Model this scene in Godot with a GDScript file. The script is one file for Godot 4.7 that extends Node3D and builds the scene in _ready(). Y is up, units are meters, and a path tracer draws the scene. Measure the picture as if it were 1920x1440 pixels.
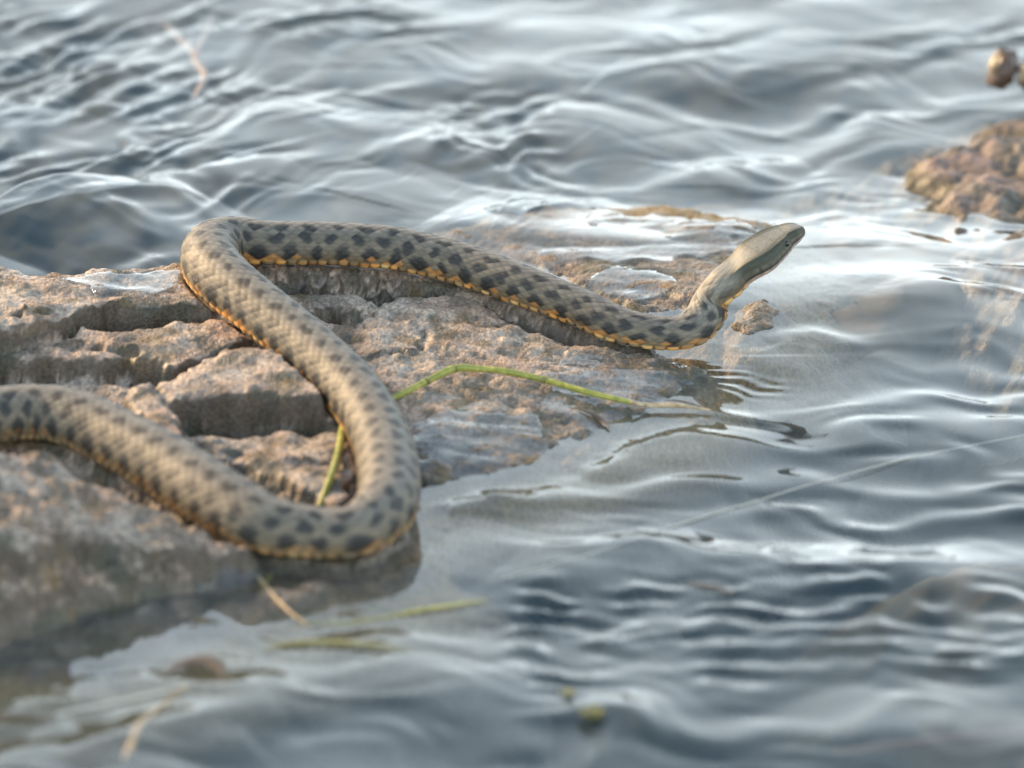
extends Node3D
# A dice snake on a fractured rock at the edge of a fast stream, seen with a long lens.

const ELEV := 22.0
const DIST := 4.0
const FOV := 6.76

var eye: Vector3
var basis_c: Basis
var rng := RandomNumberGenerator.new()

# rock grid
const RX0 := -0.40
const RZ0 := -0.40
const RDX := 0.0014
const RDZ := 0.0018
const RNX := 470
const RNZ := 512
var rock_h := PackedFloat32Array()
var water_x := PackedFloat32Array()
var water_z := PackedFloat32Array()
var water_h := PackedFloat32Array()

var path: Array[Vector3] = []      # snake centre line, evenly spaced
var path_r := PackedFloat32Array()
var path_len := 0.0
var path_step := 0.0011

func _ready():
	rng.seed = 7
	eye = Vector3(0, DIST * sin(deg_to_rad(ELEV)), DIST * cos(deg_to_rad(ELEV)))
	basis_c = Basis(Vector3.RIGHT, deg_to_rad(-ELEV))
	make_camera_and_light()
	make_snake_path()
	make_rock()
	make_far_rock()
	make_riverbed()
	make_water()
	make_snake()
	make_plants()

# ------------------------------------------------------------------ camera, sky, sun
func make_camera_and_light():
	var cam := Camera3D.new()
	cam.name = "camera"
	add_child(cam)
	cam.transform = Transform3D(basis_c, eye)
	cam.near = 0.05
	cam.far = 300.0
	cam.fov = FOV
	var at := CameraAttributesPhysical.new()
	at.frustum_focal_length = 12.0 / tan(deg_to_rad(FOV / 2.0))
	at.frustum_focus_distance = 4.08
	at.exposure_aperture = 4.2
	at.frustum_near = 0.05
	at.frustum_far = 300.0
	cam.attributes = at
	cam.fov = FOV
	cam.current = true

	var we := WorldEnvironment.new()
	we.name = "environment"
	var env := Environment.new()
	env.background_mode = Environment.BG_SKY
	var sm := ProceduralSkyMaterial.new()
	sm.sky_top_color = Color(0.11, 0.28, 0.42)
	sm.sky_horizon_color = Color(0.92, 0.965, 0.98)
	sm.sky_curve = 0.43
	sm.ground_horizon_color = Color(0.45, 0.45, 0.42)
	sm.ground_bottom_color = Color(0.2, 0.2, 0.18)
	sm.sun_angle_max = 60.0
	sm.sun_curve = 0.3
	var sky := Sky.new()
	sky.sky_material = sm
	env.sky = sky
	env.background_energy_multiplier = 2.5
	env.tonemap_mode = Environment.TONE_MAPPER_LINEAR
	env.tonemap_exposure = 1.5
	env.sdfgi_enabled = true
	env.ssao_enabled = true
	env.ssil_enabled = true
	we.environment = env
	add_child(we)

	var sun := DirectionalLight3D.new()
	sun.name = "sun"
	sun.light_color = Color(1.0, 0.86, 0.68)
	sun.light_energy = 1.35
	sun.light_angular_distance = 9.0
	sun.shadow_enabled = true
	add_child(sun)
	var to_sun := Vector3(-0.74, 0.42, -0.54).normalized()
	sun.look_at_from_position(to_sun * 5.0, Vector3.ZERO, Vector3.UP)

# ------------------------------------------------------------------ helpers
func level(u: float, v: float, h: float) -> Vector3:
	# the point of the place at height h that the photograph shows at (u, v)
	var k := tan(deg_to_rad(FOV / 2.0)) / 720.0
	var d := basis_c * Vector3((u - 960.0) * k, (720.0 - v) * k, -1.0)
	return eye + d * ((h - eye.y) / d.y)

func level_plane(u: float, v: float, p: Plane) -> Vector3:
	var k := tan(deg_to_rad(FOV / 2.0)) / 720.0
	var d := basis_c * Vector3((u - 960.0) * k, (720.0 - v) * k, -1.0)
	var hit = p.intersects_ray(eye, d)
	return hit if hit != null else level(u, v, 0.0)

func rock_at(x: float, z: float) -> float:
	var i := clampi(int((x - RX0) / RDX + 0.5), 0, RNX - 1)
	var j := clampi(int((z - RZ0) / RDZ + 0.5), 0, RNZ - 1)
	return rock_h[j * RNX + i]

func in_rock(x: float, z: float) -> bool:
	return x > RX0 and x < RX0 + RDX * (RNX - 1) and z > RZ0 and z < RZ0 + RDZ * (RNZ - 1)

func ground(u: float, v: float, lift: float) -> Vector3:
	# a point that rests on the rock, or on the water where there is no rock above it
	var h := 0.0
	var p := level(u, v, 0.0)
	for k in 12:
		var t := water_h[clampi(water_z.bsearch(p.z), 0, water_z.size() - 1) * water_x.size() + clampi(water_x.bsearch(p.x), 0, water_x.size() - 1)]
		if in_rock(p.x, p.z):
			t = maxf(t, rock_at(p.x, p.z))
		h = lerpf(h, t + lift, 0.6)
		p = level(u, v, h)
	return p

func noise(seed_: int, freq: float, oct := 1, type := FastNoiseLite.TYPE_SIMPLEX_SMOOTH) -> FastNoiseLite:
	var n := FastNoiseLite.new()
	n.seed = seed_
	n.noise_type = type
	n.frequency = freq
	n.fractal_type = FastNoiseLite.FRACTAL_FBM if oct > 1 else FastNoiseLite.FRACTAL_NONE
	n.fractal_octaves = oct
	return n

func noise_tex(n: FastNoiseLite, size: int, a: Color, b: Color, lo := 0.0, hi := 1.0) -> NoiseTexture2D:
	var t := NoiseTexture2D.new()
	t.width = size
	t.height = size
	t.seamless = true
	t.noise = n
	var g := Gradient.new()
	g.offsets = PackedFloat32Array([lo, hi])
	g.colors = PackedColorArray([a, b])
	t.color_ramp = g
	return t

func tag(o: Node, label: String, category: String, group := ""):
	o.set_meta("label", label)
	o.set_meta("category", category)
	o.set_meta("kind", "thing")
	if group != "":
		o.set_meta("group", group)

func put(called: String, mesh: Mesh, mat: Material, parent: Node = self) -> MeshInstance3D:
	var o := MeshInstance3D.new()
	o.name = called
	o.mesh = mesh
	o.material_override = mat
	parent.add_child(o, true)
	return o

func array_mesh(v: PackedVector3Array, n: PackedVector3Array, idx: PackedInt32Array, col := PackedColorArray()) -> ArrayMesh:
	var a := []
	a.resize(Mesh.ARRAY_MAX)
	a[Mesh.ARRAY_VERTEX] = v
	a[Mesh.ARRAY_NORMAL] = n
	a[Mesh.ARRAY_INDEX] = idx
	if col.size():
		a[Mesh.ARRAY_COLOR] = col
	var m := ArrayMesh.new()
	m.add_surface_from_arrays(Mesh.PRIMITIVE_TRIANGLES, a)
	return m

# a height field over xs and zs
func field_mesh(xs: PackedFloat32Array, zs: PackedFloat32Array, h: PackedFloat32Array, col := PackedColorArray(), floor_cut := -1e9) -> ArrayMesh:
	var nx := xs.size()
	var nz := zs.size()
	var v := PackedVector3Array()
	v.resize(nx * nz)
	var n := PackedVector3Array()
	n.resize(nx * nz)
	var idx := PackedInt32Array()
	idx.resize((nx - 1) * (nz - 1) * 6)
	var w := 0
	for j in nz:
		var j0 := maxi(j - 1, 0)
		var j1 := mini(j + 1, nz - 1)
		for i in nx:
			var i0 := maxi(i - 1, 0)
			var i1 := mini(i + 1, nx - 1)
			var k := j * nx + i
			v[k] = Vector3(xs[i], h[k], zs[j])
			n[k] = Vector3(-(h[j * nx + i1] - h[j * nx + i0]) / (xs[i1] - xs[i0]), 1.0, -(h[j1 * nx + i] - h[j0 * nx + i]) / (zs[j1] - zs[j0])).normalized()
			if i < nx - 1 and j < nz - 1:
				var b := k + nx
				if maxf(maxf(h[k], h[k + 1]), maxf(h[b], h[b + 1])) <= floor_cut:
					continue
				idx[w] = k
				idx[w + 1] = k + 1
				idx[w + 2] = b
				idx[w + 3] = k + 1
				idx[w + 4] = b + 1
				idx[w + 5] = b
				w += 6
	idx.resize(w)
	return array_mesh(v, n, idx, col)

func axis_grid(a: float, b: float, step: float, reach: float) -> PackedFloat32Array:
	var left := PackedFloat32Array()
	var s := step
	var x := a
	while x > -reach:
		s *= 1.25
		x -= s
		left.append(x)
	left.reverse()
	var n := int((b - a) / step)
	for i in n + 1:
		left.append(a + (b - a) * i / n)
	s = step
	x = b
	while x < reach:
		s *= 1.25
		x += s
		left.append(x)
	return left

func catmull(p: Array, t: float):
	var n := p.size()
	var i := clampi(int(t), 0, n - 2)
	var f := t - i
	var a = p[maxi(i - 1, 0)]
	var b = p[i]
	var c = p[i + 1]
	var d = p[mini(i + 2, n - 1)]
	return 0.5 * ((2.0 * b) + (c - a) * f + (2.0 * a - 5.0 * b + 4.0 * c - d) * f * f + (3.0 * b - a - 3.0 * c + d) * f * f * f)

# a tapering round stem through points, with an end cap; flat < 1 makes it a blade
func tube_mesh(pts: Array, radii: Array, sides := 8, flat := 1.0, per := 6, wob := 0.0) -> ArrayMesh:
	var v := PackedVector3Array()
	var n := PackedVector3Array()
	var idx := PackedInt32Array()
	var count := (pts.size() - 1) * per + 1
	var centre: Array[Vector3] = []
	var rr: Array[float] = []
	for k in count:
		var t := float(k) / per
		centre.append(catmull(pts, t))
		rr.append(maxf(0.0001, catmull(radii, t)) * (1.0 + wob * sin(k * 2.3)))
	for k in count:
		var d := (centre[mini(k + 1, count - 1)] - centre[maxi(k - 1, 0)]).normalized()
		var side := d.cross(Vector3.UP).normalized()
		if side.length() < 0.5:
			side = Vector3.RIGHT
		var up := side.cross(d).normalized()
		for s in sides:
			var a := TAU * s / sides
			var o := side * cos(a) + up * sin(a) * flat
			v.append(centre[k] + o * rr[k])
			n.append((side * cos(a) * flat + up * sin(a)).normalized())
	for k in count - 1:
		for s in sides:
			var a := k * sides + s
			var b := k * sides + (s + 1) % sides
			idx.append_array([a, b, a + sides, b, b + sides, a + sides])
	for e in [0, count - 1]:
		var c := v.size()
		v.append(centre[e])
		n.append((centre[e] - centre[1 if e == 0 else count - 2]).normalized())
		for s in sides:
			var a: int = e * sides + s
			var b: int = e * sides + (s + 1) % sides
			if e == 0:
				idx.append_array([c, b, a])
			else:
				idx.append_array([c, a, b])
	return array_mesh(v, n, idx)

func flat_mat(c: Color, rough := 0.5) -> StandardMaterial3D:
	var m := StandardMaterial3D.new()
	m.albedo_color = c
	m.roughness = rough
	return m

# linear base colour
func lin(r: float, g: float, b: float) -> Color:
	return Color(r, g, b).linear_to_srgb()

# ------------------------------------------------------------------ snake centre line
func make_snake_path():
	# photo x, photo y, height of the centre (mm), radius in photo pixels
	var c := [
		[-150, 812, 36, 55], [-70, 792, 36, 55], [0, 781, 36, 55], [50, 776, 36, 55], [100, 778, 36, 55], [155, 792, 35, 56], [205, 815, 33, 57],
		[300, 866, 30, 60], [390, 925, 26, 61], [470, 973, 22, 57], [528, 993, 19, 53], [600, 1001, 17, 49], [655, 1000, 17, 49],
		[697, 978, 18, 51], [726, 940, 20, 55], [728, 880, 22, 56], [706, 802, 26, 54], [652, 722, 32, 53], [563, 639, 40, 52], [480, 573, 47, 53], [428, 531, 51, 55],
		[396, 494, 53, 56], [400, 464, 53, 54], [440, 453, 52, 50], [500, 458, 50, 47], [600, 459, 47, 46], [720, 466, 43, 46],
		[780, 476, 40, 45], [871, 499, 35, 44], [969, 533, 30, 42], [1081, 575, 23, 39], [1140, 603, 18, 38], [1195, 620, 15, 36], [1250, 627, 13, 35], [1290, 621, 14, 36],
		[1318, 597, 19, 37], [1336, 565, 28, 37], [1357, 537, 38, 37], [1384, 511, 46, 37], [1412, 488, 53, 40], [1442, 465, 58, 37], [1470, 446, 62, 31], [1488, 436, 65, 25], [1499, 430, 66, 17]]
	var pts: Array = []
	var rad: Array = []
	for q in c:
		pts.append(level(q[0], q[1], q[2] * 0.001))
		rad.append(q[3] / 3048.0)
	# evenly spaced samples
	var last: Vector3 = pts[0]
	path.append(last)
	path_r.append(rad[0])
	var n := (pts.size() - 1) * 400
	for k in range(1, n + 1):
		var t := k / 400.0
		var p: Vector3 = catmull(pts, t)
		if p.distance_to(last) >= path_step:
			path.append(p)
			path_r.append(catmull(rad, t))
			last = p
	path.append(pts[-1])
	path_r.append(rad[-1])
	path_len = path.size() * path_step

# ------------------------------------------------------------------ the rock
func plate(poly: Array, anchors: Array, face: float, rough: float) -> Dictionary:
	var w := []
	for a in anchors:
		w.append(level(a[0], a[1], a[2] * 0.001))
	var p := Plane(w[0], w[1], w[2])
	if p.normal.y < 0:
		p = Plane(-p.normal, -p.d)
	var pts := PackedVector2Array()
	var lo := Vector2(1e9, 1e9)
	var hi := Vector2(-1e9, -1e9)
	for q in poly:
		var h := level_plane(q[0], q[1], p)
		var g := Vector2(h.x, h.z)
		pts.append(g)
		lo = lo.min(g)
		hi = hi.max(g)
	return {"poly": pts, "plane": p, "face": face, "rough": rough, "lo": lo, "hi": hi}

func poly_distance(p: Vector2, poly: PackedVector2Array) -> float:
	# negative inside
	var best := 1e9
	var inside := false
	var n := poly.size()
	var j := n - 1
	for i in n:
		var a := poly[i]
		var b := poly[j]
		var e := b - a
		var w := p - a
		var q := w - e * clampf(w.dot(e) / e.length_squared(), 0.0, 1.0)
		best = minf(best, q.length_squared())
		if (a.y > p.y) != (b.y > p.y) and p.x < (b.x - a.x) * (p.y - a.y) / (b.y - a.y) + a.x:
			inside = not inside
		j = i
	return -sqrt(best) if inside else sqrt(best)

func make_rock():
	var plates := [
		# back slab, top of the rock
		plate([[-90, 470], [10, 496], [60, 510], [150, 504], [330, 490], [430, 478], [500, 500], [480, 548], [400, 572], [345, 566], [250, 565], [200, 568], [150, 574], [112, 590], [55, 598], [-90, 622]], [[0, 500, 49], [0, 600, 49], [330, 530, 42]], 3.2, 1.0),
		# second slab
		plate([[-90, 650], [60, 622], [100, 617], [250, 612], [430, 592], [470, 622], [440, 640], [400, 654], [330, 673], [262, 668], [240, 662], [200, 672], [120, 666], [0, 668], [-90, 674]], [[0, 620, 35], [400, 600, 37], [200, 670, 32]], 3.0, 1.0),
		# low shelf between the slabs and the snake
		plate([[-90, 700], [60, 694], [150, 690], [250, 700], [270, 740], [300, 800], [400, 880], [470, 960], [440, 1000], [200, 900], [-90, 860]], [[0, 700, 19], [250, 740, 17], [400, 920, 9]], 3.0, 1.0),
		# block in the middle
		plate([[258, 712], [300, 701], [350, 690], [425, 648], [520, 640], [590, 690], [615, 735], [560, 738], [470, 736], [400, 735], [345, 743], [324, 752], [330, 785], [350, 818], [300, 800], [262, 762], [240, 735]], [[300, 701, 35], [560, 700, 36], [345, 745, 32]], 3.4, 0.9),
		# shelf before the cavity
		plate([[345, 816], [450, 811], [640, 806], [690, 850], [640, 950], [560, 905], [500, 885], [440, 862], [390, 850]], [[450, 811, 15], [640, 810, 15], [560, 900, 13]], 3.0, 1.0),
		plate([[440, 868], [520, 880], [690, 900], [680, 970], [600, 980], [480, 940]], [[480, 880, 8], [640, 900, 8], [600, 980, 1]], 3.0, 1.0),
		# big rounded mass in front
		plate([[-90, 828], [0, 845], [60, 838], [110, 864], [150, 886], [200, 908], [240, 940], [290, 946], [330, 970], [400, 1000], [440, 1012], [476, 1030], [455, 1034], [400, 1026], [330, 1022], [250, 1012], [200, 1008], [140, 1000], [50, 1012], [-90, 1020]], [[0, 850, 56], [100, 1000, 44], [400, 1005, 20]], 1.9, 2.0),
		# ledge under the rear of the snake
		plate([[470, 500], [520, 545], [600, 548], [705, 552], [692, 572], [640, 577], [588, 572], [540, 585], [480, 560]], [[520, 545, 30], [700, 552, 26], [590, 570, 28]], 3.4, 0.8),
		plate([[560, 590], [600, 599], [640, 600], [690, 588], [784, 632], [778, 650], [740, 656], [690, 664], [640, 640]], [[600, 600, 22], [780, 632, 17], [690, 660, 19]], 3.4, 0.8),
		# wet slab running down to the right
		plate([[660, 640], [700, 560], [860, 545], [960, 600], [1060, 640], [1200, 655], [1320, 690], [1240, 770], [1130, 800], [1010, 868], [920, 888], [800, 905], [745, 760]], [[720, 650, 19], [1250, 740, 0.5], [820, 880, 3]], 1.2, 1.1),
		plate([[1050, 505], [1180, 492], [1280, 515], [1290, 570], [1220, 590], [1130, 550]], [[1060, 510, 1], [1280, 520, 1], [1220, 580, 2.5]], 0.6, 1.1),
		# shallow ledges under water: behind the snake and along the foot of the front mass
		plate([[850, 440], [1000, 392], [1250, 378], [1440, 415], [1400, 520], [1320, 560], [1100, 500]], [[900, 400, -8], [1400, 400, -11], [1180, 520, 4]], 0.5, 0.7),
		plate([[-90, 1120], [200, 1075], [450, 1030], [700, 1040], [775, 1075], [700, 1102], [560, 1135], [380, 1205], [200, 1265], [-90, 1300]], [[0, 1150, -3], [600, 1060, -3], [200, 1240, -7]], 0.6, 1.2),
		plate([[1388, 602], [1402, 566], [1430, 552], [1464, 580], [1450, 610], [1412, 618]], [[1400, 600, 4], [1430, 556, 7], [1455, 605, 3]], 1.0, 0.8),  # added tip, stands in for the reflection of head and neck on a wave
	]
	var n_edge := noise(3, 45.0, 2)
	var n_top := noise(4, 30.0, 3)
	var n_fine := noise(5, 260.0, 3)
	var n_strata := noise(6, 1.0, 3)
	var n_cell := noise(8, 110.0, 1, FastNoiseLite.TYPE_CELLULAR)
	n_cell.cellular_return_type = FastNoiseLite.RETURN_DISTANCE2_SUB
	rock_h.resize(RNX * RNZ)
	var col := PackedColorArray()
	col.resize(RNX * RNZ)
	var roughs := PackedFloat32Array()
	roughs.resize(RNX * RNZ)
	for j in RNZ:
		var z := RZ0 + RDZ * j
		for i in RNX:
			var x := RX0 + RDX * i
			var e := n_edge.get_noise_2d(x, z)
			var ebig := n_edge.get_noise_2d(x * 0.35 + 5.0, z * 0.35)
			var q := Vector2(x, z)
			var best := -1.0
			var rough := 1.0
			var near := 1e9
			var notch := 0.0
			for pl in plates:
				var lo: Vector2 = pl.lo
				var hi: Vector2 = pl.hi
				if x < lo.x - 0.08 or x > hi.x + 0.08 or z < lo.y - 0.08 or z > hi.y + 0.08:
					continue
				var d := poly_distance(q, pl.poly) + e * 0.004 + ebig * 0.005
				near = minf(near, d)
				if d > 0.0:
					notch = maxf(notch, exp(-pow((d - 0.0045) / 0.0028, 2.0)) * minf(1.0, float(pl.face) / 3.0))
				var p: Plane = pl.plane
				var top := (p.d - p.normal.x * x - p.normal.z * z) / p.normal.y
				var face: float = pl.face
				var h := top - (maxf(0.0, d) * face) - 0.0025 * exp(-absf(minf(d, 0.0)) / 0.004)
				if d > 0.0 and top - h > 0.004:
					h += 0.0012 * n_strata.get_noise_2d(x * 30.0, h * 520.0) # layered face
				if h > best:
					best = h
					rough = pl.rough
			var apron := -0.004 - 0.30 * maxf(0.0, near) + 0.006 * ebig
			if near > 1e8:
				apron = -0.13
			apron = lerpf(apron, -0.13, smoothstep(0.015, 0.075, near))
			var rim := minf(minf(x - RX0, RX0 + RDX * (RNX - 1) - x), minf(z - RZ0, RZ0 + RDZ * (RNZ - 1) - z))
			apron = lerpf(-0.13, apron, smoothstep(0.0, 0.10, rim))
			best -= notch * 0.004 * (0.6 + 1.2 * e) * smoothstep(0.006, 0.016, best)
			best = maxf(best, apron)
			var t := n_top.get_noise_2d(x, z * 1.3)
			# long cracks and grooves that run along the bedding
			var s := n_strata.get_noise_2d(x * 14.0 + z * 10.0, (z * 1.0 - x * 0.25) * 110.0)
			if notch > 0.0 or near > 0.0:
				var out := smoothstep(0.0, 0.006, near) if near > 0.0 else notch
				best += (0.0016 * n_fine.get_noise_3d(x * 0.4, best * 0.7, z * 0.4) + 0.006 * n_top.get_noise_3d(x * 1.6, best * 2.4, z * 1.6)) * out * smoothstep(-0.004, 0.008, best)
			best += rough * (0.0030 * t + 0.0006 * n_fine.get_noise_2d(x, z)) + 0.0016 * s * rough
			var cell := n_cell.get_noise_2d(x + 0.01 * e, z * 0.8)
			best -= 0.0005 * rough * smoothstep(-0.75, -1.0, cell)
			rock_h[j * RNX + i] = best
	# pits in the crack below the snake, and single cracks
	for pit in [[262, 913, 24, 0.010, 0.022], [322, 950, 16, 0.011, 0.024], [290, 936, 20, 0.006, 0.016], [640, 588, 24, 0.008, 0.008]]:
		var p := level(pit[0], pit[1], pit[2] * 0.001)
		carve(p, pit[3], pit[4])
	for cr in [[[255, 708, 30], [330, 690, 33], [417, 648, 36], 0.0026, 0.014], [[110, 866, 30], [150, 888, 30], [230, 912, 28], 0.003, 0.012], [[690, 592, 20], [730, 612, 19], [784, 634, 17], 0.002, 0.006],
			[[860, 730, 10], [930, 700, 10], [990, 708, 8], 0.002, 0.004], [[200, 1070, 12], [330, 1050, 12], [430, 1030, 9], 0.003, 0.006], [[60, 1100, 10], [180, 1080, 12], [260, 1040, 14], 0.003, 0.006], [[0, 650, 24], [120, 668, 28], [240, 690, 22], 0.003, 0.006]]:
		for k in 60:
			var t := k / 59.0
			var a := level(cr[0][0], cr[0][1], cr[0][2] * 0.001)
			var b := level(cr[1][0], cr[1][1], cr[1][2] * 0.001)
			var c := level(cr[2][0], cr[2][1], cr[2][2] * 0.001)
			var p := a.lerp(b, t).lerp(b.lerp(c, t), t)
			carve(p, cr[3], cr[4] * 0.3)
	var nb := noise(9, 70.0, 4)
	# the snake's bed: the rock carries its belly
	for k in range(0, path.size(), 3):
		var p := path[k]
		var r := path_r[k]
		var carries := smoothstep(0.028, 0.020, p.y) if p.x > 0.05 else 1.0
		if p.x > 0.085:
			carries = 0.0
		var reach := r * 1.9
		for j in range(maxi(0, int((p.z - reach - RZ0) / RDZ)), mini(RNZ, int((p.z + reach - RZ0) / RDZ) + 1)):
			for i in range(maxi(0, int((p.x - reach - RX0) / RDX)), mini(RNX, int((p.x + reach - RX0) / RDX) + 1)):
				var q := Vector2(RX0 + RDX * i - p.x, RZ0 + RDZ * j - p.z).length()
				var at := j * RNX + i
				if q < r * 1.12:
					rock_h[at] = minf(rock_h[at], p.y - 0.80 * r + maxf(0.0, q - 0.75 * r) * 0.9)
				if carries > 0.5 and q < r * 1.9:
					rock_h[at] = maxf(rock_h[at], p.y - r * 0.81 - maxf(0.0, q - r * 0.5) * 1.0 + 0.009 * (q / r) * nb.get_noise_2d(RX0 + RDX * i, RZ0 + RDZ * j) - 0.003 * (q / r))
	var n_tone := noise(11, 34.0, 4)
	var n_pink := noise(12, 16.0, 3)
	var n_spk := noise(13, 420.0, 2)
	var n_moss := noise(19, 24.0, 4)
	for j in RNZ:
		var z := RZ0 + RDZ * j
		for i in RNX:
			var x := RX0 + RDX * i
			var at := j * RNX + i
			var h := rock_h[at]
			var j1 := mini(j + 1, RNZ - 1)
			var i1 := mini(i + 1, RNX - 1)
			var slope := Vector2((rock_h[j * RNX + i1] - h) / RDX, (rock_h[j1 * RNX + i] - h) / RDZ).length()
			var c := Color(0.54, 0.445, 0.35).lerp(Color(0.54, 0.37, 0.26), clampf(n_pink.get_noise_3d(x, h * 1.5, z) * 1.4 + 0.35, 0.0, 1.0))
			c = c.lerp(Color(0.20, 0.165, 0.125), clampf(n_tone.get_noise_3d(x + 3.0, h * 1.5, z) * 1.8 + 0.15, 0.0, 0.8))
			var spk := n_spk.get_noise_3d(x, h * 1.5, z)
			c = c * (1.0 + 0.3 * spk)
			# steep faces: brown stain with shade painted in; green-black growth in hollows and by the water
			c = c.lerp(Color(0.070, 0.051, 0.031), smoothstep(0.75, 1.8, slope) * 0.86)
			var wet := smoothstep(0.014, 0.001, h + 0.006 * n_tone.get_noise_3d(x * 2.0, h * 1.5, z * 2.0))
			c = c.lerp(Color(0.14, 0.12, 0.09), wet * 0.7)
			var m := smoothstep(0.13, 0.36, n_moss.get_noise_3d(x, h * 1.5, z) + 0.18 * wet)
			c = c.lerp(Color(0.055, 0.06, 0.035), m * 0.65)
			c = c.lerp(Color(0.20, 0.13, 0.045), smoothstep(0.25, 0.5, n_moss.get_noise_3d(x + 7.0, h * 1.5, z + 3.0)) * 0.6)
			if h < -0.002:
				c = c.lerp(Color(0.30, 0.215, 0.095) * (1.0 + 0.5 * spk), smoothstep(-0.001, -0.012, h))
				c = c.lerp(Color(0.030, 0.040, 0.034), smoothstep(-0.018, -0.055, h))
			c.a = 1.0
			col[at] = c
	var xs := PackedFloat32Array()
	var zs := PackedFloat32Array()
	for i in RNX:
		xs.append(RX0 + RDX * i)
	for j in RNZ:
		zs.append(RZ0 + RDZ * j)
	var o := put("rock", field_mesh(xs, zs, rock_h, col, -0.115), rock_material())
	tag(o, "large layered grey-brown rock with ledges and cracks under the snake", "rock")

func carve(p: Vector3, width: float, depth: float):
	var reach := width * 2.2
	for j in range(maxi(0, int((p.z - reach * 1.6 - RZ0) / RDZ)), mini(RNZ, int((p.z + reach * 1.6 - RZ0) / RDZ) + 1)):
		for i in range(maxi(0, int((p.x - reach - RX0) / RDX)), mini(RNX, int((p.x + reach - RX0) / RDX) + 1)):
			var dx := (RX0 + RDX * i - p.x) / width
			var dz := (RZ0 + RDZ * j - p.z) / (width * 1.4)
			var at := j * RNX + i
			rock_h[at] = minf(rock_h[at], p.y + 0.004 - depth * exp(-dx * dx - dz * dz) + 0.012 * (dx * dx + dz * dz)) if depth > 0.012 else rock_h[at] - depth * exp(-dx * dx - dz * dz) * 0.22

var _rock_mat: StandardMaterial3D
func rock_material() -> StandardMaterial3D:
	if _rock_mat:
		return _rock_mat
	var m := StandardMaterial3D.new()
	m.vertex_color_use_as_albedo = true
	m.uv1_triplanar = true
	m.uv1_world_triplanar = true
	m.uv1_scale = Vector3(9, 9, 9)
	var n := noise(21, 0.03, 5)
	m.albedo_texture = noise_tex(n, 1024, Color(0.72, 0.70, 0.68), Color(1, 1, 1), 0.25, 0.65)
	m.roughness_texture = noise_tex(noise(22, 0.012, 4), 512, Color(0.38, 0.38, 0.38), Color(0.8, 0.8, 0.8), 0.3, 0.7)
	m.roughness = 1.0
	m.heightmap_enabled = true
	m.heightmap_texture = noise_tex(noise(23, 0.05, 5), 1024, Color.BLACK, Color.WHITE, 0.2, 0.8)
	m.heightmap_scale = 0.05
	_rock_mat = m
	return m

func make_far_rock():
	var w := level(1850, 330, 0.01)
	var xs := PackedFloat32Array()
	var zs := PackedFloat32Array()
	var nx := 150
	var nz := 230
	for i in nx:
		xs.append(-0.13 + 0.0019 * i)
	for j in nz:
		zs.append(-0.29 + 0.0024 * j)
	var poly := PackedVector2Array()
	for q in [[1760, 250], [1800, 225], [1880, 195], [2060, 150], [2100, 480], [1990, 470], [1940, 420], [1880, 350], [1800, 290]]:
		var p := level(q[0], q[1], 0.006)
		poly.append(Vector2(p.x - w.x, p.z - w.z))
	var n := noise(31, 17.0, 4)
	var n2 := noise(32, 90.0, 3)
	var nm := noise(33, 22.0, 4)
	var h := PackedFloat32Array()
	var col := PackedColorArray()
	for j in nz:
		for i in nx:
			var q := Vector2(xs[i], zs[j])
			var d := poly_distance(q, poly) + 0.012 * n.get_noise_2d(q.x * 2.0, q.y * 2.0)
			var y := 0.003 - 0.28 * maxf(d, -0.008) + 0.3 * minf(0.0, 0.02 - d) + 0.012 * n.get_noise_2d(q.x, q.y) + 0.0008 * n2.get_noise_2d(q.x, q.y)
			y = maxf(y, -0.13)
			h.append(y)
			var c := Color(0.36, 0.25, 0.20).lerp(Color(0.19, 0.155, 0.115), clampf(n.get_noise_2d(q.x + 2.0, q.y) * 1.5 + 0.4, 0, 1))
			c = c * (1.0 + 0.25 * n2.get_noise_2d(q.x + 1.0, q.y))
			c = c.lerp(Color(0.06, 0.065, 0.04), smoothstep(0.05, 0.35, nm.get_noise_2d(q.x, q.y) + smoothstep(0.01, -0.004, y) * 0.12) * 0.7)
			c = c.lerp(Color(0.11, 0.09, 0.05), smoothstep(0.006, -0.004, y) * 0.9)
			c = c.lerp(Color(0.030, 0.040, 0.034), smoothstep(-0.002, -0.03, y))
			c.a = 1.0
			col.append(c)
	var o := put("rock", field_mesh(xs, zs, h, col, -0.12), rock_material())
	o.position = Vector3(w.x, -0.019, w.z)
	tag(o, "small pinkish-brown rock breaking the water behind the snake's head", "rock")

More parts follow.
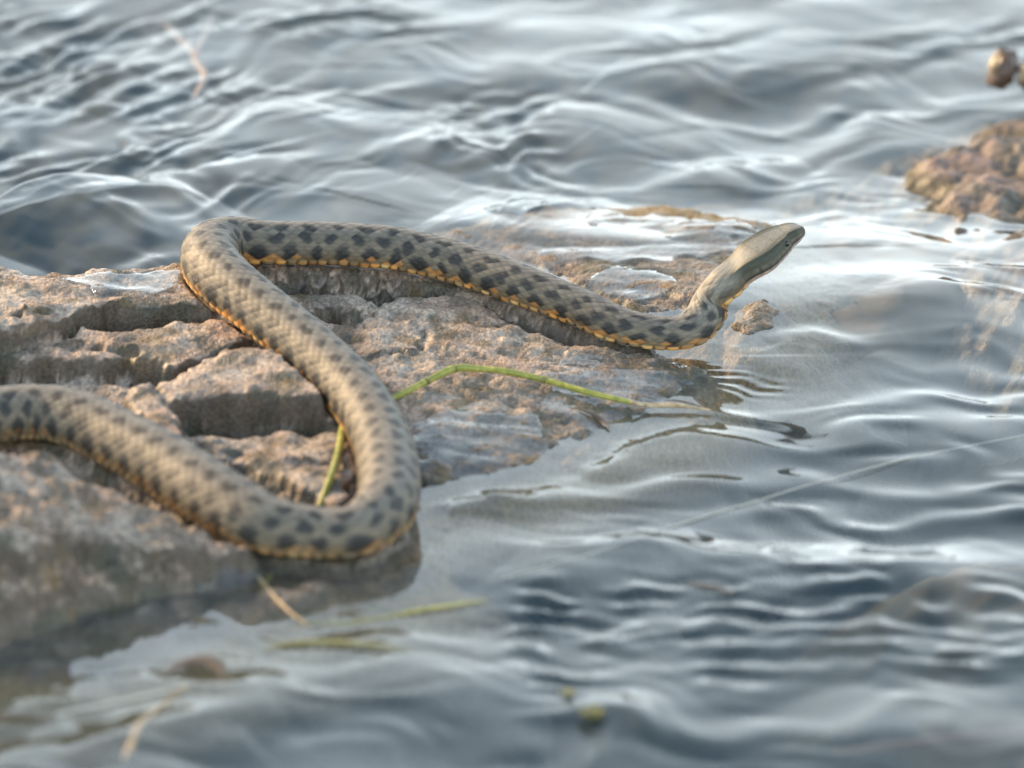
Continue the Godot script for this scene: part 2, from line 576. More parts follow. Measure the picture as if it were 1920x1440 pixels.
# ------------------------------------------------------------------ bed and water
func make_riverbed():
	var xs := axis_grid(-0.6, 0.6, 0.008, 40.0)
	var zs := axis_grid(-1.0, 0.9, 0.010, 40.0)
	var n := noise(41, 9.0, 4)
	var n2 := noise(42, 40.0, 3)
	var h := PackedFloat32Array()
	var col := PackedColorArray()
	var mounds := []
	for q in [[1800, 985, 0.11, 0.065, 0.038], [1900, 1010, 0.10, 0.06, 0.034], [1560, 590, 0.07, 0.05, 0.085], [1700, 470, 0.12, 0.10, 0.08], [1150, 400, 0.20, 0.09, 0.09], [1100, 1110, 0.08, 0.04, 0.06]]:
		var p := level(q[0], q[1], -0.02)
		mounds.append([p.x, p.z, q[2], q[3], q[4]])
	for z in zs:
		for x in xs:
			var y := -0.115 + 0.02 * n.get_noise_2d(x, z) + 0.006 * n2.get_noise_2d(x, z)
			for m in mounds:
				var dx: float = (x - m[0]) / m[2]
				var dz: float = (z - m[1]) / m[3]
				y += m[4] * exp(-dx * dx - dz * dz)
			y = minf(y, -0.030 + 0.008 * n2.get_noise_2d(x * 0.7, z * 0.7))
			h.append(y)
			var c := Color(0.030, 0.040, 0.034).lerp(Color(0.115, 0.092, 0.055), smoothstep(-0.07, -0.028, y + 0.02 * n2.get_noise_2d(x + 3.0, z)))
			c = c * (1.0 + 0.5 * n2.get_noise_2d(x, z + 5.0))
			c.a = 1.0
			col.append(c)
	var m := StandardMaterial3D.new()
	m.vertex_color_use_as_albedo = true
	m.roughness = 0.9
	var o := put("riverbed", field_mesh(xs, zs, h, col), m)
	o.set_meta("kind", "structure")

func make_water():
	var xs := axis_grid(-0.42, 0.42, 0.0021, 60.0)
	var zs := axis_grid(-0.90, 0.72, 0.0025, 60.0)
	var nx := xs.size()
	var nz := zs.size()
	var h := PackedFloat32Array()
	h.resize(nx * nz)
	var a1 := noise(51, 1.0, 2)
	var a2 := noise(52, 1.0, 1)
	var a3 := noise(53, 1.0, 1)
	var sw := noise(54, 5.0, 2)
	var wr := noise(55, 7.0, 2)
	var gate := noise(56, 5.5, 2)
	var calm := level(100, 445, 0.0)   # the smooth hollow behind the rock
	for j in nz:
		var z := zs[j]
		for i in nx:
			var x := xs[i]
			if absf(x) > 3.0 or absf(z) > 4.0:
				continue
			var depth := 0.08
			if in_rock(x, z):
				depth = clampf(-rock_at(x, z), 0.0, 0.08)
			var damp := lerpf(0.12, 1.0, smoothstep(0.008, 0.06, depth))
			var wx := x + 0.028 * wr.get_noise_2d(x, z)
			var wz := z + 0.045 * wr.get_noise_2d(x + 9.0, z)
			# upper left: crests that run away to the right; lower right: crests across the view
			var far := smoothstep(0.10, -0.35, z)
			var left := smoothstep(0.12, -0.25, x)
			var t1 := wx * 0.50 - wz * 0.866
			var s1 := wx * 0.866 + wz * 0.50
			var t2 := wx * 0.80 - wz * 0.60
			var s2 := wx * 0.60 + wz * 0.80
			var g := 0.35 + 0.9 * smoothstep(-0.3, 0.5, gate.get_noise_2d(x, z))
			var cq := Vector2((x - calm.x) / 0.055, (z - calm.z) / 0.075).length_squared()
			g *= 1.0 - 0.85 * exp(-cq)
			var y := 0.0
			y += far * lerpf(0.15, 1.0, left) * 0.0033 * a1.get_noise_2d(t1 * 4.5, s1 * 25.0) * g
			y += far * lerpf(1.0, 0.35, left) * 0.0019 * a2.get_noise_2d(t2 * 4.5, s2 * 19.0) * g
			y += lerpf(1.0, 0.25, far) * 0.0026 * a3.get_noise_2d(wx * 3.6, (wz + wx * 0.12) * 14.0) * (0.5 + 0.5 * g)
			y += 0.0006 * a2.get_noise_2d(wx * 16.0 + 40.0, (wz - 0.25 * wx) * 38.0) * g
			y += 0.0060 * sw.get_noise_2d(x * 0.8, z * 0.8)
			h[j * nx + i] = y * damp - 0.0006 - 0.026 * smoothstep(-0.12, -0.47, z) * smoothstep(-0.14, 0.12, x)
	# standing waves: photo line from .. to, height (mm), width of the near and of the far side (m)
	for r in [[[-80, 470], [60, 410], [320, 335], 33, 0.075, 0.012], [[-60, 360], [60, 330], [200, 290], 5, 0.03, 0.012], [[150, 205], [250, 175], [330, 140], 4, 0.04, 0.012],
			[[-40, 250], [90, 150], [260, 60], 3, 0.016, 0.012], [[-40, 310], [120, 190], [330, 70], 3, 0.016, 0.012], [[-40, 180], [60, 110], [190, 20], 3, 0.016, 0.012],
			[[960, 330], [1000, 220], [1080, 150], 9, 0.10, 0.015], [[870, 320], [920, 260], [1000, 190], 5, 0.03, 0.012], [[790, 300], [850, 250], [950, 180], 5, 0.03, 0.012], [[680, 300], [760, 265], [860, 215], 4, 0.03, 0.012],
			[[1080, 150], [1200, 150], [1300, 190], 5, 0.07, 0.02], [[990, 405], [1060, 370], [1120, 335], 6, 0.012, 0.008], [[920, 395], [960, 385], [1020, 345], 5, 0.03, 0.01], [[1150, 335], [1330, 275], [1520, 240], 5, 0.035, 0.02],
			[[300, 330], [420, 330], [540, 300], 3, 0.03, 0.012], [[800, 395], [1080, 450], [1420, 440], 12, 0.03, 0.07], [[1380, 600], [1560, 560], [1800, 560], 4, 0.03, 0.06], [[900, 110], [1250, 100], [1800, 60], 9, 0.05, 0.12], [[1430, 640], [1520, 625], [1640, 660], 3, 0.02, 0.012],
			[[120, 1440], [260, 1380], [540, 1335], 7, 0.035, 0.02], [[350, 1440], [420, 1405], [480, 1392], 3, 0.02, 0.015], [[240, 1330], [420, 1290], [640, 1290], 5, 0.05, 0.05],
			[[930, 1060], [1200, 1120], [1480, 1085], 5, 0.04, 0.03], [[1480, 1085], [1650, 1065], [1940, 1130], 6, 0.03, 0.03], [[1180, 990], [1400, 1050], [1640, 1030], 5, 0.05, 0.02], [[1600, 940], [1750, 950], [1940, 920], 4, 0.05, 0.02],
			[[1080, 1350], [1180, 1330], [1330, 1440], 4, 0.04, 0.03], [[1350, 1440], [1600, 1400], [1940, 1350], 4, 0.04, 0.03]]:
		ridge(h, xs, zs, r)
	# thin sheets of water that slide over the stone
	for f in [[235, 522, 125, 32, 0.9], [1100, 434, 330, 66, 1.0], [1190, 745, 170, 70, 0.8], [900, 850, 130, 60, 0.7], [1180, 535, 80, 30, 0.7], [560, 1085, 160, 30, 0.7]]:
		var p := level(f[0], f[1], 0.0)
		if f[0] < 300:
			p = level(f[0], f[1], 0.045)
		var sx: float = f[2] / 3048.0
		var sz: float = f[3] / 1143.0
		for j in nz:
			var dz := (zs[j] - p.z) / sz
			if absf(dz) > 1.3:
				continue
			for i in nx:
				var dx := (xs[i] - p.x) / sx
				if absf(dx) > 1.3 or not in_rock(xs[i], zs[j]):
					continue
				var mask := smoothstep(1.3, 0.75, sqrt(dx * dx + dz * dz) + 0.35 * gate.get_noise_2d(xs[i] * 5.0, zs[j] * 3.0))
				if mask <= 0.0:
					continue
				var mean := 0.0
				for o in [Vector2(0, 0), Vector2(0.006, 0), Vector2(-0.006, 0), Vector2(0, 0.008), Vector2(0, -0.008), Vector2(0.004, 0.005), Vector2(-0.004, -0.005), Vector2(0.011, 0.0), Vector2(-0.011, 0.0), Vector2(0.0, 0.014), Vector2(0.0, -0.014)]:
					mean += rock_at(xs[i] + o.x, zs[j] + o.y) / 11.0
				var sheet: float = mean + 0.0014 * f[4] + 0.0006 * a2.get_noise_2d(xs[i] * 12.0, zs[j] * 40.0)
				if sheet > h[j * nx + i]:
					h[j * nx + i] = lerpf(minf(h[j * nx + i], rock_at(xs[i], zs[j]) - 0.001) if mask < 0.35 else h[j * nx + i], sheet, smoothstep(0.0, 0.5, mask))
	# trains of small ripples: photo place, size of the patch in photo pixels, wavelength (m), heading (degrees from towards the camera), height (mm)
	for t in [[1500, 1175, 420, 75, 0.027, 3, 1.5, 0.25], [1090, 1190, 110, 90, 0.024, -16, 1.4, 0.0], [1800, 1180, 160, 70, 0.025, -12, 1.3, 0.0], [1400, 712, 80, 28, 0.012, -14, 0.4, 0.0], [1250, 1240, 240, 50, 0.035, 4, 0.8, 0.0], [1010, 390, 60, 50, 0.014, 55, 0.7, 0.0], [160, 120, 200, 130, 0.027, 52, 1.9, 0.0], [80, 350, 130, 60, 0.030, 48, 2.0, 0.0], [930, 220, 120, 90, 0.026, 48, 1.9, 0.0], [1120, 400, 120, 30, 0.020, 20, 0.4, 0.0]]:
		var p := level(t[0], t[1], 0.0)
		var sx: float = t[2] / 3048.0
		var sz: float = t[3] / 1143.0
		var dir := Vector2(sin(deg_to_rad(t[5])), cos(deg_to_rad(t[5])))
		for j in nz:
			var dz := (zs[j] - p.z) / sz
			if absf(dz) > 1.8:
				continue
			for i in nx:
				var dx := (xs[i] - p.x) / sx
				if absf(dx) > 1.8:
					continue
				var e := exp(-dx * dx * dx * dx - dz * dz * dz * dz)
				var ph: float = ((xs[i] - p.x) * dir.x + (zs[j] - p.z) * dir.y + 0.10 * t[7] * dx * dx * sx + 0.012 * wr.get_noise_2d(xs[i] * 2.0, zs[j] * 1.5) + 0.004 * a1.get_noise_2d(xs[i] * 20.0, zs[j] * 20.0)) / t[4]
				h[j * nx + i] += e * t[6] * 0.001 * sin(TAU * ph) * maxf(0.0, 0.6 + 1.3 * gate.get_noise_2d(xs[i] * 3.0, zs[j] * 2.0))
	var m := StandardMaterial3D.new()
	m.transparency = BaseMaterial3D.TRANSPARENCY_ALPHA
	var c := lin(0.075, 0.10, 0.105)
	c.a = 0.17
	m.albedo_color = c
	m.roughness = 0.03
	m.metallic_specular = 0.5
	water_x = xs
	water_z = zs
	water_h = h
	var o := put("water", field_mesh(xs, zs, h), m)
	o.set_meta("kind", "structure")

func ridge(h: PackedFloat32Array, xs: PackedFloat32Array, zs: PackedFloat32Array, r: Array):
	var pts: Array[Vector2] = []
	for k in 13:
		var t := k / 12.0
		var a := level(r[0][0], r[0][1], 0.0)
		var b := level(r[1][0], r[1][1], 0.0)
		var c := level(r[2][0], r[2][1], 0.0)
		var p := a.lerp(b, t).lerp(b.lerp(c, t), t) * 0.5 + (a.lerp(b, t * 2.0) if t < 0.5 else b.lerp(c, t * 2.0 - 1.0)) * 0.5
		pts.append(Vector2(p.x, p.z))
	var near: float = r[4]
	var away: float = r[5]
	var reach := maxf(near, away) * 2.5
	var lo := pts[0]
	var hi := pts[0]
	for p in pts:
		lo = lo.min(p)
		hi = hi.max(p)
	var nx := xs.size()
	for j in zs.size():
		if zs[j] < lo.y - reach or zs[j] > hi.y + reach:
			continue
		for i in nx:
			if xs[i] < lo.x - reach or xs[i] > hi.x + reach:
				continue
			var q := Vector2(xs[i], zs[j])
			var best := 1e9
			var side := 1.0
			var along := 0.0
			for k in 12:
				var e := pts[k + 1] - pts[k]
				var w := q - pts[k]
				var f := clampf(w.dot(e) / e.length_squared(), 0.0, 1.0)
				var d := (w - e * f).length()
				if d < best:
					best = d
					side = e.cross(w)
					along = (k + f) / 12.0
			var width := near if side > 0.0 else away
			var fade := sin(PI * clampf(along, 0.02, 0.98))
			h[j * nx + i] += r[3] * 0.001 * pow(fade, 0.7) * exp(-pow(best / width, 2.0)) * 0.8

# ------------------------------------------------------------------ the snake
func make_snake():
	var count := path.size()
	var sides := 104
	var v := PackedVector3Array()
	var n := PackedVector3Array()
	var col := PackedColorArray()
	var idx := PackedInt32Array()
	v.resize(count * sides)
	n.resize(count * sides)
	col.resize(count * sides)
	idx.resize((count - 1) * sides * 6)
	var nz := noise(61, 0.37, 2)
	var nf := noise(62, 300.0, 2)
	var pitch := 0.0066
	var scale_len := 0.0068
	var dice := 0.0168
	var rows := 21
	var head_from := path_len - 0.062
	var mid := Color(0.150, 0.122, 0.082)
	var head_frames := []
	# smooth tangents
	var tang: Array[Vector3] = []
	for k in count:
		tang.append((path[mini(k + 5, count - 1)] - path[maxi(k - 5, 0)]).normalized())
	for k in count:
		var s := k * path_step
		var d := tang[k]
		var side := d.cross(Vector3.UP).normalized()
		var up := side.cross(d).normalized()
		var r := path_r[k]
		var to_tip := (count - 1 - k) * path_step
		var hd := smoothstep(0.062, 0.046, to_tip)   # 1 on the head
		# the head is a little wider behind the jaw and flatter towards the snout
		var wide := 1.0 + 0.14 * hd * exp(-pow((to_tip - 0.034) / 0.014, 2.0))
		var high := lerpf(0.95, 0.80, hd)
		if hd > 0.5:
			head_frames.append([path[k], side, up, d, r, to_tip])
		for a in sides:
			var th := TAU * a / sides - PI        # 0 on the back, +-PI on the belly
			var deg := absf(rad_to_deg(th))
			var cx := sin(th)
			var cy := cos(th)
			var rad := r
			var px := cx * wide
			var py := cy * high
			if cy < -0.55:
				py = (-0.55 + (cy + 0.55) * 0.55) * high   # flattened belly
			if hd > 0.0 and cy > 0.6:
				py = lerpf(py, (0.6 + (cy - 0.6) * 0.45) * high, hd)  # flat crown
			if hd > 0.0:
				# squarer head: a flat crown with an edge over the eye
				px = lerpf(px, signf(cx) * pow(absf(cx), 0.78) * wide, hd)
				if cy > 0.0:
					py = lerpf(py, minf(pow(cy, 0.75), 0.74) * high, hd * 0.9)
			# scales
			var bump := 0.0
			var tone := 1.0
			var c := mid
			var sgn := 1.0 if th > 0 else -1.0
			var row_i := 0
			var cell := s
			var f := 0.0
			var spice := lerpf(0.40, 1.0, smoothstep(0.33, 0.46, s))
			if deg < 112.0:
				# keeled lozenge scales that overlap like roof tiles
				var q := (th / deg_to_rad(112.0) * 0.5 + 0.5) * rows
				var ca := s / scale_len + q * 0.5
				var cb := s / scale_len - q * 0.5
				var ia := floor(ca)
				var ib := floor(cb)
				row_i = int(ia - ib)
				cell = (ia + ib + 1.0) * 0.5 * scale_len
				f = (s - cell) / scale_len + 0.5
				var g := absf(q - (ia - ib))
				var edge := maxf(absf(ca - ia - 0.5), absf(cb - ib - 0.5)) * 2.0
				bump = 0.00030 * (1.0 - pow(edge, 4.0)) * (0.5 + 0.6 * f) + 0.00018 * exp(-pow(g / 0.18, 2.0)) * (1.0 - edge)
				tone = lerpf(0.70, 1.03, 1.0 - pow(edge, 6.0)) * (0.97 + 0.12 * exp(-pow(g / 0.2, 2.0)))
				var scale_deg := (row_i / float(rows) - 0.5) * 2.0 * 112.0
				var jit := nz.get_noise_2d(cell * 900.0, row_i * 3.0) 
				# dice spots: rows that alternate along the body, and upright bars low on the flank
				var spot := 0.0
				var ad := lerpf(deg, absf(scale_deg), 0.45)
				for line in [[20.0, 0.0, 12.0, 0.27], [54.0, 0.5, 15.0, 0.28], [88.0, 0.0, 22.0, 0.28]]:
					var u: float = lerpf(s, cell, 0.45) / dice + line[1] + (0.22 if scale_deg > 0 and line[0] < 30.0 else 0.0)
					var own: float = nz.get_noise_2d(floor(u) * 5.3 + line[0], sgn * 7.0)   # each spot has its own size and place
					var own2: float = nz.get_noise_2d(floor(u) * 3.7 + 50.0, sgn * 11.0 + line[0])
					var du: float = absf(u - floor(u) - 0.5 + 0.08 * own2) / (line[3] * (1.0 + 0.4 * own))
					var dv: float = absf(ad - line[0] - 5.0 * own2) / (line[2] * (1.0 + 0.3 * own2 - 0.2 * own))
					spot = maxf(spot, smoothstep(1.25, 0.7, sqrt(du * du + dv * dv) + jit * 0.35))
				c = mid.lerp(Color(0.17, 0.15, 0.118), smoothstep(60.0, 20.0, deg)).lerp(Color(0.19, 0.135, 0.07), smoothstep(88.0, 110.0, deg))
				c = c * (1.0 + 0.35 * jit)
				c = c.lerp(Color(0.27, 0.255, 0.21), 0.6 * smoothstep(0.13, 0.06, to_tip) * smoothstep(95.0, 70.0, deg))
				c = c.lerp(Color(0.022, 0.022, 0.020), spot * 0.96 * lerpf(0.92, 1.0, smoothstep(30.0, 80.0, deg)) * smoothstep(0.045, 0.085, to_tip))
				# some low scales carry the orange of the belly
				c = c.lerp(Color(0.55, 0.25, 0.07), smoothstep(92.0, 106.0, absf(scale_deg)) * smoothstep(0.0, 0.25, nz.get_noise_2d(cell * 420.0, 200.0 + sgn * 9.0)) * 0.85 * spice)
			else:
				# broad belly plates with orange ends
				var p := s / pitch
				f = p - floor(p)
				cell = (floor(p) + 0.5) * pitch
				var e := absf(f - 0.5) * 2.0
				var tipz := exp(-pow((deg - 122.0) / 10.0, 2.0))
				bump = 0.0008 * (1.0 - pow(e, 3.0)) * (0.5 + 0.9 * tipz)
				var jit := nz.get_noise_2d(cell * 900.0, 40.0 + sgn * 5.0)
				c = Color(0.72, 0.32, 0.075).lerp(Color(0.64, 0.44, 0.17), clampf(0.4 + jit, 0, 1))
				var dark := smoothstep(0.05, 0.25, nz.get_noise_2d(cell * 420.0, 80.0 + sgn * 9.0 + floor(deg / 20.0) * 2.0))
				c = c.lerp(mid * 0.75, smoothstep(0.05, 0.3, nz.get_noise_2d(cell * 300.0, 150.0 + sgn * 9.0)) * 0.8)
				c = c.lerp(mid * 0.9, 1.0 - spice)
				c = c.lerp(Color(0.04, 0.035, 0.03), maxf(dark * smoothstep(132.0, 140.0, deg), 0.45 * dark))
				tone = lerpf(0.35, 1.1, 1.0 - pow(e, 4.0))
			if hd > 0.0:
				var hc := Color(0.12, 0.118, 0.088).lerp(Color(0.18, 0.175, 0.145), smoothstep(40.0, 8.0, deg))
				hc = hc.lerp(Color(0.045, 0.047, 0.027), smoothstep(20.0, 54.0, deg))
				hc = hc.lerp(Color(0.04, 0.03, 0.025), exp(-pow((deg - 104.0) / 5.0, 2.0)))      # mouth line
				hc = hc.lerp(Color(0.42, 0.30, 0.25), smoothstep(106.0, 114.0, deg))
				hc = hc.lerp(Color(0.52, 0.33, 0.07), smoothstep(112.0, 125.0, deg) * smoothstep(0.028, 0.040, to_tip))
				# stripes that run back from the eye, sutures of the crown shields
				hc = hc.lerp(Color(0.05, 0.05, 0.04), 0.6 * exp(-pow((deg - 24.0 - 60.0 * smoothstep(0.01, 0.05, to_tip) * 0.3) / 3.0, 2.0)) * smoothstep(0.052, 0.03, to_tip))
				# lip shields and the sutures between them
				hc = hc.lerp(Color(0.13, 0.12, 0.085), smoothstep(78.0, 86.0, deg) * smoothstep(102.0, 98.0, deg) * 0.8)
				hc = hc.lerp(Color(0.03, 0.03, 0.025), smoothstep(78.0, 86.0, deg) * smoothstep(116.0, 108.0, deg) * exp(-pow((fposmod(to_tip, 0.0048) - 0.0024) / 0.0005, 2.0)) * 0.8)
				hc = hc.lerp(Color(0.07, 0.07, 0.05), smoothstep(70.0, 60.0, deg) * 0.5 * maxf(exp(-pow((to_tip - 0.036) / 0.0006, 2.0)), maxf(exp(-pow((to_tip - 0.012) / 0.0005, 2.0)), exp(-pow((to_tip - 0.024) / 0.0006, 2.0)))))
				hc = hc * (1.0 + 0.35 * nf.get_noise_2d(s * 1.2, th * 0.02))
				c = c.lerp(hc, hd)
				bump *= 1.0 - 0.85 * hd
				bump -= hd * 0.0007 * exp(-pow((deg - 104.0) / 5.0, 2.0))
				bump += hd * 0.0010 * exp(-pow((deg - 55.0) / 14.0, 2.0)) * exp(-pow((to_tip - 0.019) / 0.006, 2.0))   # brow
				tone = lerpf(tone, 1.0, hd * 0.8)
			rad += bump
			var at := k * sides + a
			v[at] = path[k] + side * px * rad + up * py * rad
			c = c * (tone * (1.0 + 0.15 * nf.get_noise_2d(s, th * 0.05)))
			c.a = 1.0
			col[at] = c
			if k < count - 1:
				var b := k * sides + (a + 1) % sides
				var w := at * 6
				idx[w] = at
				idx[w + 1] = b
				idx[w + 2] = at + sides
				idx[w + 3] = b
				idx[w + 4] = b + sides
				idx[w + 5] = at + sides
	for k in count:
		for a in sides:
			var p1 := v[k * sides + (a + 1) % sides] - v[k * sides + (a + sides - 1) % sides]
			var p2 := v[mini(k + 1, count - 1) * sides + a] - v[maxi(k - 1, 0) * sides + a]
			n[k * sides + a] = p2.cross(p1).normalized()
	# outward check on one vertex
	if n[sides * 10 + sides / 2].dot(v[sides * 10 + sides / 2] - path[10]) < 0:
		for k in n.size():
			n[k] = -n[k]
		for k in range(0, idx.size(), 3):
			var t := idx[k]
			idx[k] = idx[k + 1]
			idx[k + 1] = t
	# close the snout
	var c0 := v.size()
	v.append(path[-1] + tang[-1] * path_r[-1] * 0.6)
	n.append(tang[-1])
	col.append(Color(0.16, 0.13, 0.10))
	var flip := idx[1] != 1
	for a in sides:
		var p := (count - 1) * sides + a
		var q := (count - 1) * sides + (a + 1) % sides
		if not flip:
			idx.append_array([p, q, c0])
		else:
			idx.append_array([q, p, c0])
	var root := Node3D.new()
	root.name = "snake"
	add_child(root)
	tag(root, "olive-brown water snake with dark dice spots and orange belly edge, head raised", "snake")
	var m := StandardMaterial3D.new()
	m.vertex_color_use_as_albedo = true
	m.roughness = 0.58
	m.metallic_specular = 0.5
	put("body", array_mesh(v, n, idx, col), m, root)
	# eyes and nostrils
	var em := flat_mat(lin(0.012, 0.010, 0.008), 0.08)
	var rim := flat_mat(lin(0.16, 0.10, 0.035), 0.25)
	for f in head_frames:
		if absf(f[5] - 0.019) < path_step * 0.5:
			for sg in [-1.0, 1.0]:
				var p: Vector3 = f[0] + f[1] * f[4] * 0.86 * sg + f[2] * f[4] * 0.28
				var ball := SphereMesh.new()
				ball.radius = 0.0033
				ball.height = 0.0066
				ball.radial_segments = 20
				ball.rings = 10
				var eo := put("eye", ball, rim, root)
				eo.position = p - f[1] * sg * 0.0008
				var pup := SphereMesh.new()
				pup.radius = 0.0027
				pup.height = 0.0054
				pup.radial_segments = 16
				pup.rings = 8
				var po := put("pupil", pup, em, eo)
				po.position = f[1] * sg * 0.0010
		if absf(f[5] - 0.004) < path_step * 0.5:
			for sg in [-1.0, 1.0]:
				var nb := SphereMesh.new()
				nb.radius = 0.0006
				nb.height = 0.0012
				nb.radial_segments = 10
				nb.rings = 6
				var no := put("nostril", nb, em, root)
				no.position = f[0] + f[1] * f[4] * 0.72 * sg + f[2] * f[4] * 0.42

# ------------------------------------------------------------------ stems, leaves and litter
func stem(called: String, pts: Array, radii: Array, mat: Material, label: String, category: String, group := "", flat := 1.0, parent: Node = self) -> MeshInstance3D:
	var o := put(called, tube_mesh(pts, radii, 10, flat), mat, parent)
	if parent == self:
		tag(o, label, category, group)
	return o

func gp(list: Array, lift := 0.002) -> Array:
	var out := []
	for q in list:
		out.append(ground(q[0], q[1], lift if q.size() < 3 else q[2] * 0.001))
	return out

func make_plants():
	var green := StandardMaterial3D.new()
	green.albedo_texture = noise_tex(noise(71, 0.02, 3), 256, Color(0.50, 0.52, 0.20), Color(0.68, 0.66, 0.32), 0.3, 0.7)
	green.uv1_triplanar = true
	green.uv1_scale = Vector3(25, 25, 25)
	green.roughness = 0.4
	var straw := StandardMaterial3D.new()
	straw.albedo_texture = noise_tex(noise(72, 0.03, 3), 256, Color(0.58, 0.48, 0.34), Color(0.78, 0.70, 0.56), 0.3, 0.7)
	straw.uv1_triplanar = true
	straw.uv1_scale = Vector3(25, 25, 25)
	straw.roughness = 0.5
	var brown := flat_mat(lin(0.085, 0.058, 0.036), 0.45)
	var pale := flat_mat(lin(0.55, 0.55, 0.48), 0.4)
	var olive := flat_mat(lin(0.19, 0.18, 0.05), 0.35)

	# the green stem: a kinked stalk whose far end runs under the snake
	var root := Node3D.new()
	root.name = "green_grass"
	add_child(root)
	tag(root, "green grass stem bent over the rock with a straw-coloured tip, right of the coil", "grass stem")
	stem("stalk", gp([[722, 752, 2.4], [742, 744, 3], [800, 715, 6], [852, 691, 8], [905, 692, 8], [950, 697, 8], [1020, 712, 6], [1100, 735, 5], [1185, 755, 3.5]]), [0.0021, 0.0020, 0.0021, 0.0025, 0.0020, 0.0021, 0.0019, 0.0020, 0.0014], green, "", "", "", 1.0, root)
	for k in [[800, 715, 6], [852, 691, 8], [1020, 712, 6]]:
		var c := ground(k[0], k[1], k[2] * 0.001)
		stem("stem_knot", [c - Vector3(0.0022, 0.0004, 0.0004), c, c + Vector3(0.0022, 0.0002, 0.0006)], [0.0017, 0.0026, 0.0017], olive, "", "", "", 1.0, root)
	stem("tip", gp([[1183, 755, 3.5], [1220, 760, 3.5], [1262, 760, 3.5], [1300, 764, 2.5], [1336, 769, 2]]), [0.0014, 0.0018, 0.0021, 0.0012, 0.0004], straw, "", "", "", 0.7, root)
	stem("sheath", gp([[1246, 750, 4.5], [1275, 752, 5], [1300, 758, 4.5], [1315, 763, 3]]), [0.0004, 0.0010, 0.0008, 0.0003], brown, "", "", "", 0.5, root)
	var o := stem("green_grass", gp([[646, 792, 3], [641, 810, 3.5], [634, 850, 3.5], [620, 895, 3], [600, 950, 2.5]]), [0.0024, 0.0024, 0.0023, 0.0022, 0.0021], green, "short yellow-green stalk propped upright inside the lower bend of the snake", "grass stem")
	var bits := stem("dead_leaf", gp([[1085, 765, 1.5], [1110, 775, 2], [1130, 790, 2], [1143, 802, 1.5]]), [0.0006, 0.0022, 0.0020, 0.0005], brown, "small dark withered leaf on the rock below the green stem", "leaf", "", 0.35)
	# thin floating stalk in the foreground
	stem("floating_grass", gp([[485, 1082, 1], [515, 1118, 1], [545, 1148, 1], [575, 1170, 1]]), [0.0010, 0.0012, 0.0010, 0.0005], straw, "thin pale stalk slanting into the water below the front bend", "grass blade", "", 0.6)
	stem("floating_grass", gp([[510, 1078, 1.5], [497, 1092, 1.2], [486, 1108, 1]]), [0.0008, 0.0010, 0.0004], olive, "tiny olive blade crossing the pale stalk at the rock's foot", "grass blade", "", 0.6)
	stem("floating_grass", gp([[560, 1166, 0.6], [640, 1168, 0.6], [720, 1157, 0.8], [790, 1143, 1.2], [850, 1134, 1.5], [915, 1124, 1]]), [0.0004, 0.0006, 0.0007, 0.0014, 0.0014, 0.0004], green, "long green blade floating in front of the rock, its left end pale", "grass blade", "", 0.4)
	stem("dead_leaf", gp([[495, 1220, 0.8], [530, 1208, 1.5], [600, 1203, 2], [680, 1207, 2], [775, 1219, 0.8]]), [0.0005, 0.0018, 0.0026, 0.0024, 0.0004], olive, "long olive willow-like leaf with dark rim floating in the foreground", "leaf", "", 0.3)
	stem("dead_leaf", gp([[310, 1266, 0.8], [350, 1244, 3], [395, 1240, 4], [425, 1262, 1]]), [0.0010, 0.0050, 0.0060, 0.0012], brown, "curled brown leaf floating left of the long olive leaf", "leaf", "", 0.4)
	var fork := Node3D.new()
	fork.name = "twig"
	add_child(fork)
	tag(fork, "forked pale twig lying on the water in the lower left corner", "twig")
	stem("branch", gp([[105, 1340, 0], [200, 1320, 0.2], [280, 1303, 0.4], [352, 1285, 0.5]]), [0.0008, 0.0010, 0.0011, 0.0006], pale, "", "", "", 1.0, fork)
	stem("branch", gp([[348, 1287, 0.5], [300, 1325, 0], [262, 1358, -0.5], [245, 1400, -1], [232, 1425, -2]]), [0.0006, 0.0009, 0.0013, 0.0022, 0.0012], straw, "", "", "", 0.8, fork)
	stem("twig", gp([[-20, 1342, 1], [20, 1344, 1.4], [60, 1347, 1.4], [108, 1348, 0.8]]), [0.0014, 0.0018, 0.0014, 0.0004], brown, "dark red-brown sliver of wood floating at the left edge", "twig", "", 0.6)
	stem("twig", gp([[1286, 1092, 0.8], [1320, 1098, 1], [1352, 1103, 1.2], [1374, 1113, 1]]), [0.0003, 0.0007, 0.0008, 0.0004], brown, "tiny brown twig floating alone on the bright water at lower right", "twig")
	# long thin thread-like blade across the right
	stem("floating_grass", gp([[940, 1085, 0.6], [1100, 1040, 0.2], [1250, 990, 0.3], [1400, 945, 0.3], [1520, 908, 0.3], [1700, 860, 0.2], [1940, 812, 0.0]]), [0.0003, 0.0003, 0.0004, 0.0004, 0.0003, 0.0003, 0.0003], pale, "very long thread-thin pale blade drawn across the water at right", "grass blade")
	# floating weed buds
	for w in [[1112, 1342, 0.0075, "larger of two olive tufts of weed floating at the bottom edge"], [1064, 1302, 0.0040, "smaller of two olive tufts of weed floating near the bottom edge"]]:
		var p := ground(w[0], w[1], 0.001)
		var st := SurfaceTool.new()
		st.begin(Mesh.PRIMITIVE_TRIANGLES)
		for k in 26:
			var an := rng.randf() * TAU
			var le: float = w[2] * rng.randf_range(0.5, 1.1)
			var a0 := Vector3(rng.randf_range(-0.4, 0.4) * w[2], 0, rng.randf_range(-0.4, 0.4) * w[2])
			var tip := a0 + Vector3(cos(an) * le, w[2] * rng.randf_range(0.1, 0.6), sin(an) * le)
			st.append_from(tube_mesh([a0, a0.lerp(tip, 0.5) + Vector3.UP * 0.001, tip], [0.0005, 0.0012, 0.0002], 5, 0.5, 3), 0, Transform3D())
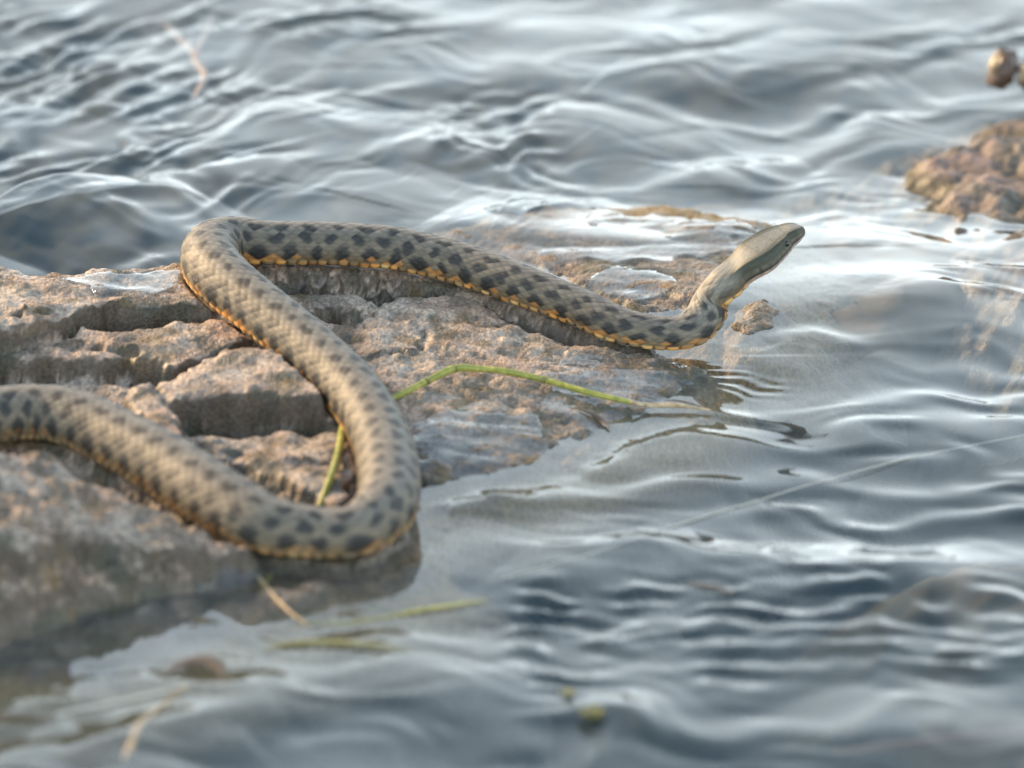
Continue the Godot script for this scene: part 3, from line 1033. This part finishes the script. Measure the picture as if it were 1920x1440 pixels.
		var b := put("water_weed", st.commit(), olive)
		b.position = p
		tag(b, w[3], "water weed")
	# a reddish reed, out of focus at the upper left
	var reed := Node3D.new()
	reed.name = "reed"
	add_child(reed)
	tag(reed, "blurred pinkish dry reed with a bent end, drifting at the upper left", "reed")
	var pink := flat_mat(lin(0.30, 0.25, 0.22), 0.6)
	stem("stalk", gp([[400, 30, -2], [382, 70, -2], [366, 110, -1.5], [384, 140, -0.5], [376, 165, -0.5], [358, 190, -1]]), [0.0008, 0.0018, 0.0026, 0.0028, 0.0028, 0.0012], pink, "", "", "", 0.8, reed)
	stem("blade", gp([[366, 105, 0], [340, 75, -1], [310, 45, -2], [290, 50, -3]]), [0.0020, 0.0030, 0.0022, 0.0006], pink, "", "", "", 0.4, reed)
	# stones on the far rock
	stone(1880, 128, 0.0115, "brown wet stone with pale left edge standing behind the far rock")
	stone(1932, 140, 0.0095, "second brown stone cut off by the photo's right edge")
	# submerged branch, lower right
	stem("driftwood", gp([[1560, 1412, -8], [1680, 1398, -5], [1800, 1385, -4], [1940, 1372, -4]]), [0.0020, 0.0034, 0.0036, 0.0030], brown, "waterlogged brown branch along the bottom right corner", "branch", "", 0.6)

func stone(u: float, w: float, r: float, label: String):
	var p := level(u, w, r * 0.7)
	var n := noise(81 + int(u), 1.1, 3)
	var v := PackedVector3Array()
	var nn := PackedVector3Array()
	var col := PackedColorArray()
	var idx := PackedInt32Array()
	var seg := 40
	var rings := 24
	for i in rings + 1:
		var ph := PI * i / rings
		for k in seg:
			var a := TAU * k / seg
			var d := Vector3(sin(ph) * cos(a), cos(ph), sin(ph) * sin(a))
			v.append(d * Vector3(0.85, 1.25, 1.0) * r * (1.0 + 0.35 * n.get_noise_3dv(d)))
			nn.append(d)
			col.append(Color(0.085, 0.052, 0.038).lerp(Color(0.40, 0.30, 0.17), smoothstep(0.72, 0.95, -d.x + 0.3 * n.get_noise_3dv(d * 2.0))))
	for i in rings:
		for k in seg:
			var a := i * seg + k
			var b := i * seg + (k + 1) % seg
			idx.append_array([a, b, a + seg, b, b + seg, a + seg])
	var st := SurfaceTool.new()
	st.create_from_arrays(array_mesh(v, nn, idx, col).surface_get_arrays(0))
	st.generate_normals()
	var m := StandardMaterial3D.new()
	m.vertex_color_use_as_albedo = true
	m.roughness = 0.4
	var o := put("stone", st.commit(), m)
	o.position = p
	o.rotation_degrees = Vector3(0, 20, -22)
	tag(o, label, "stone")
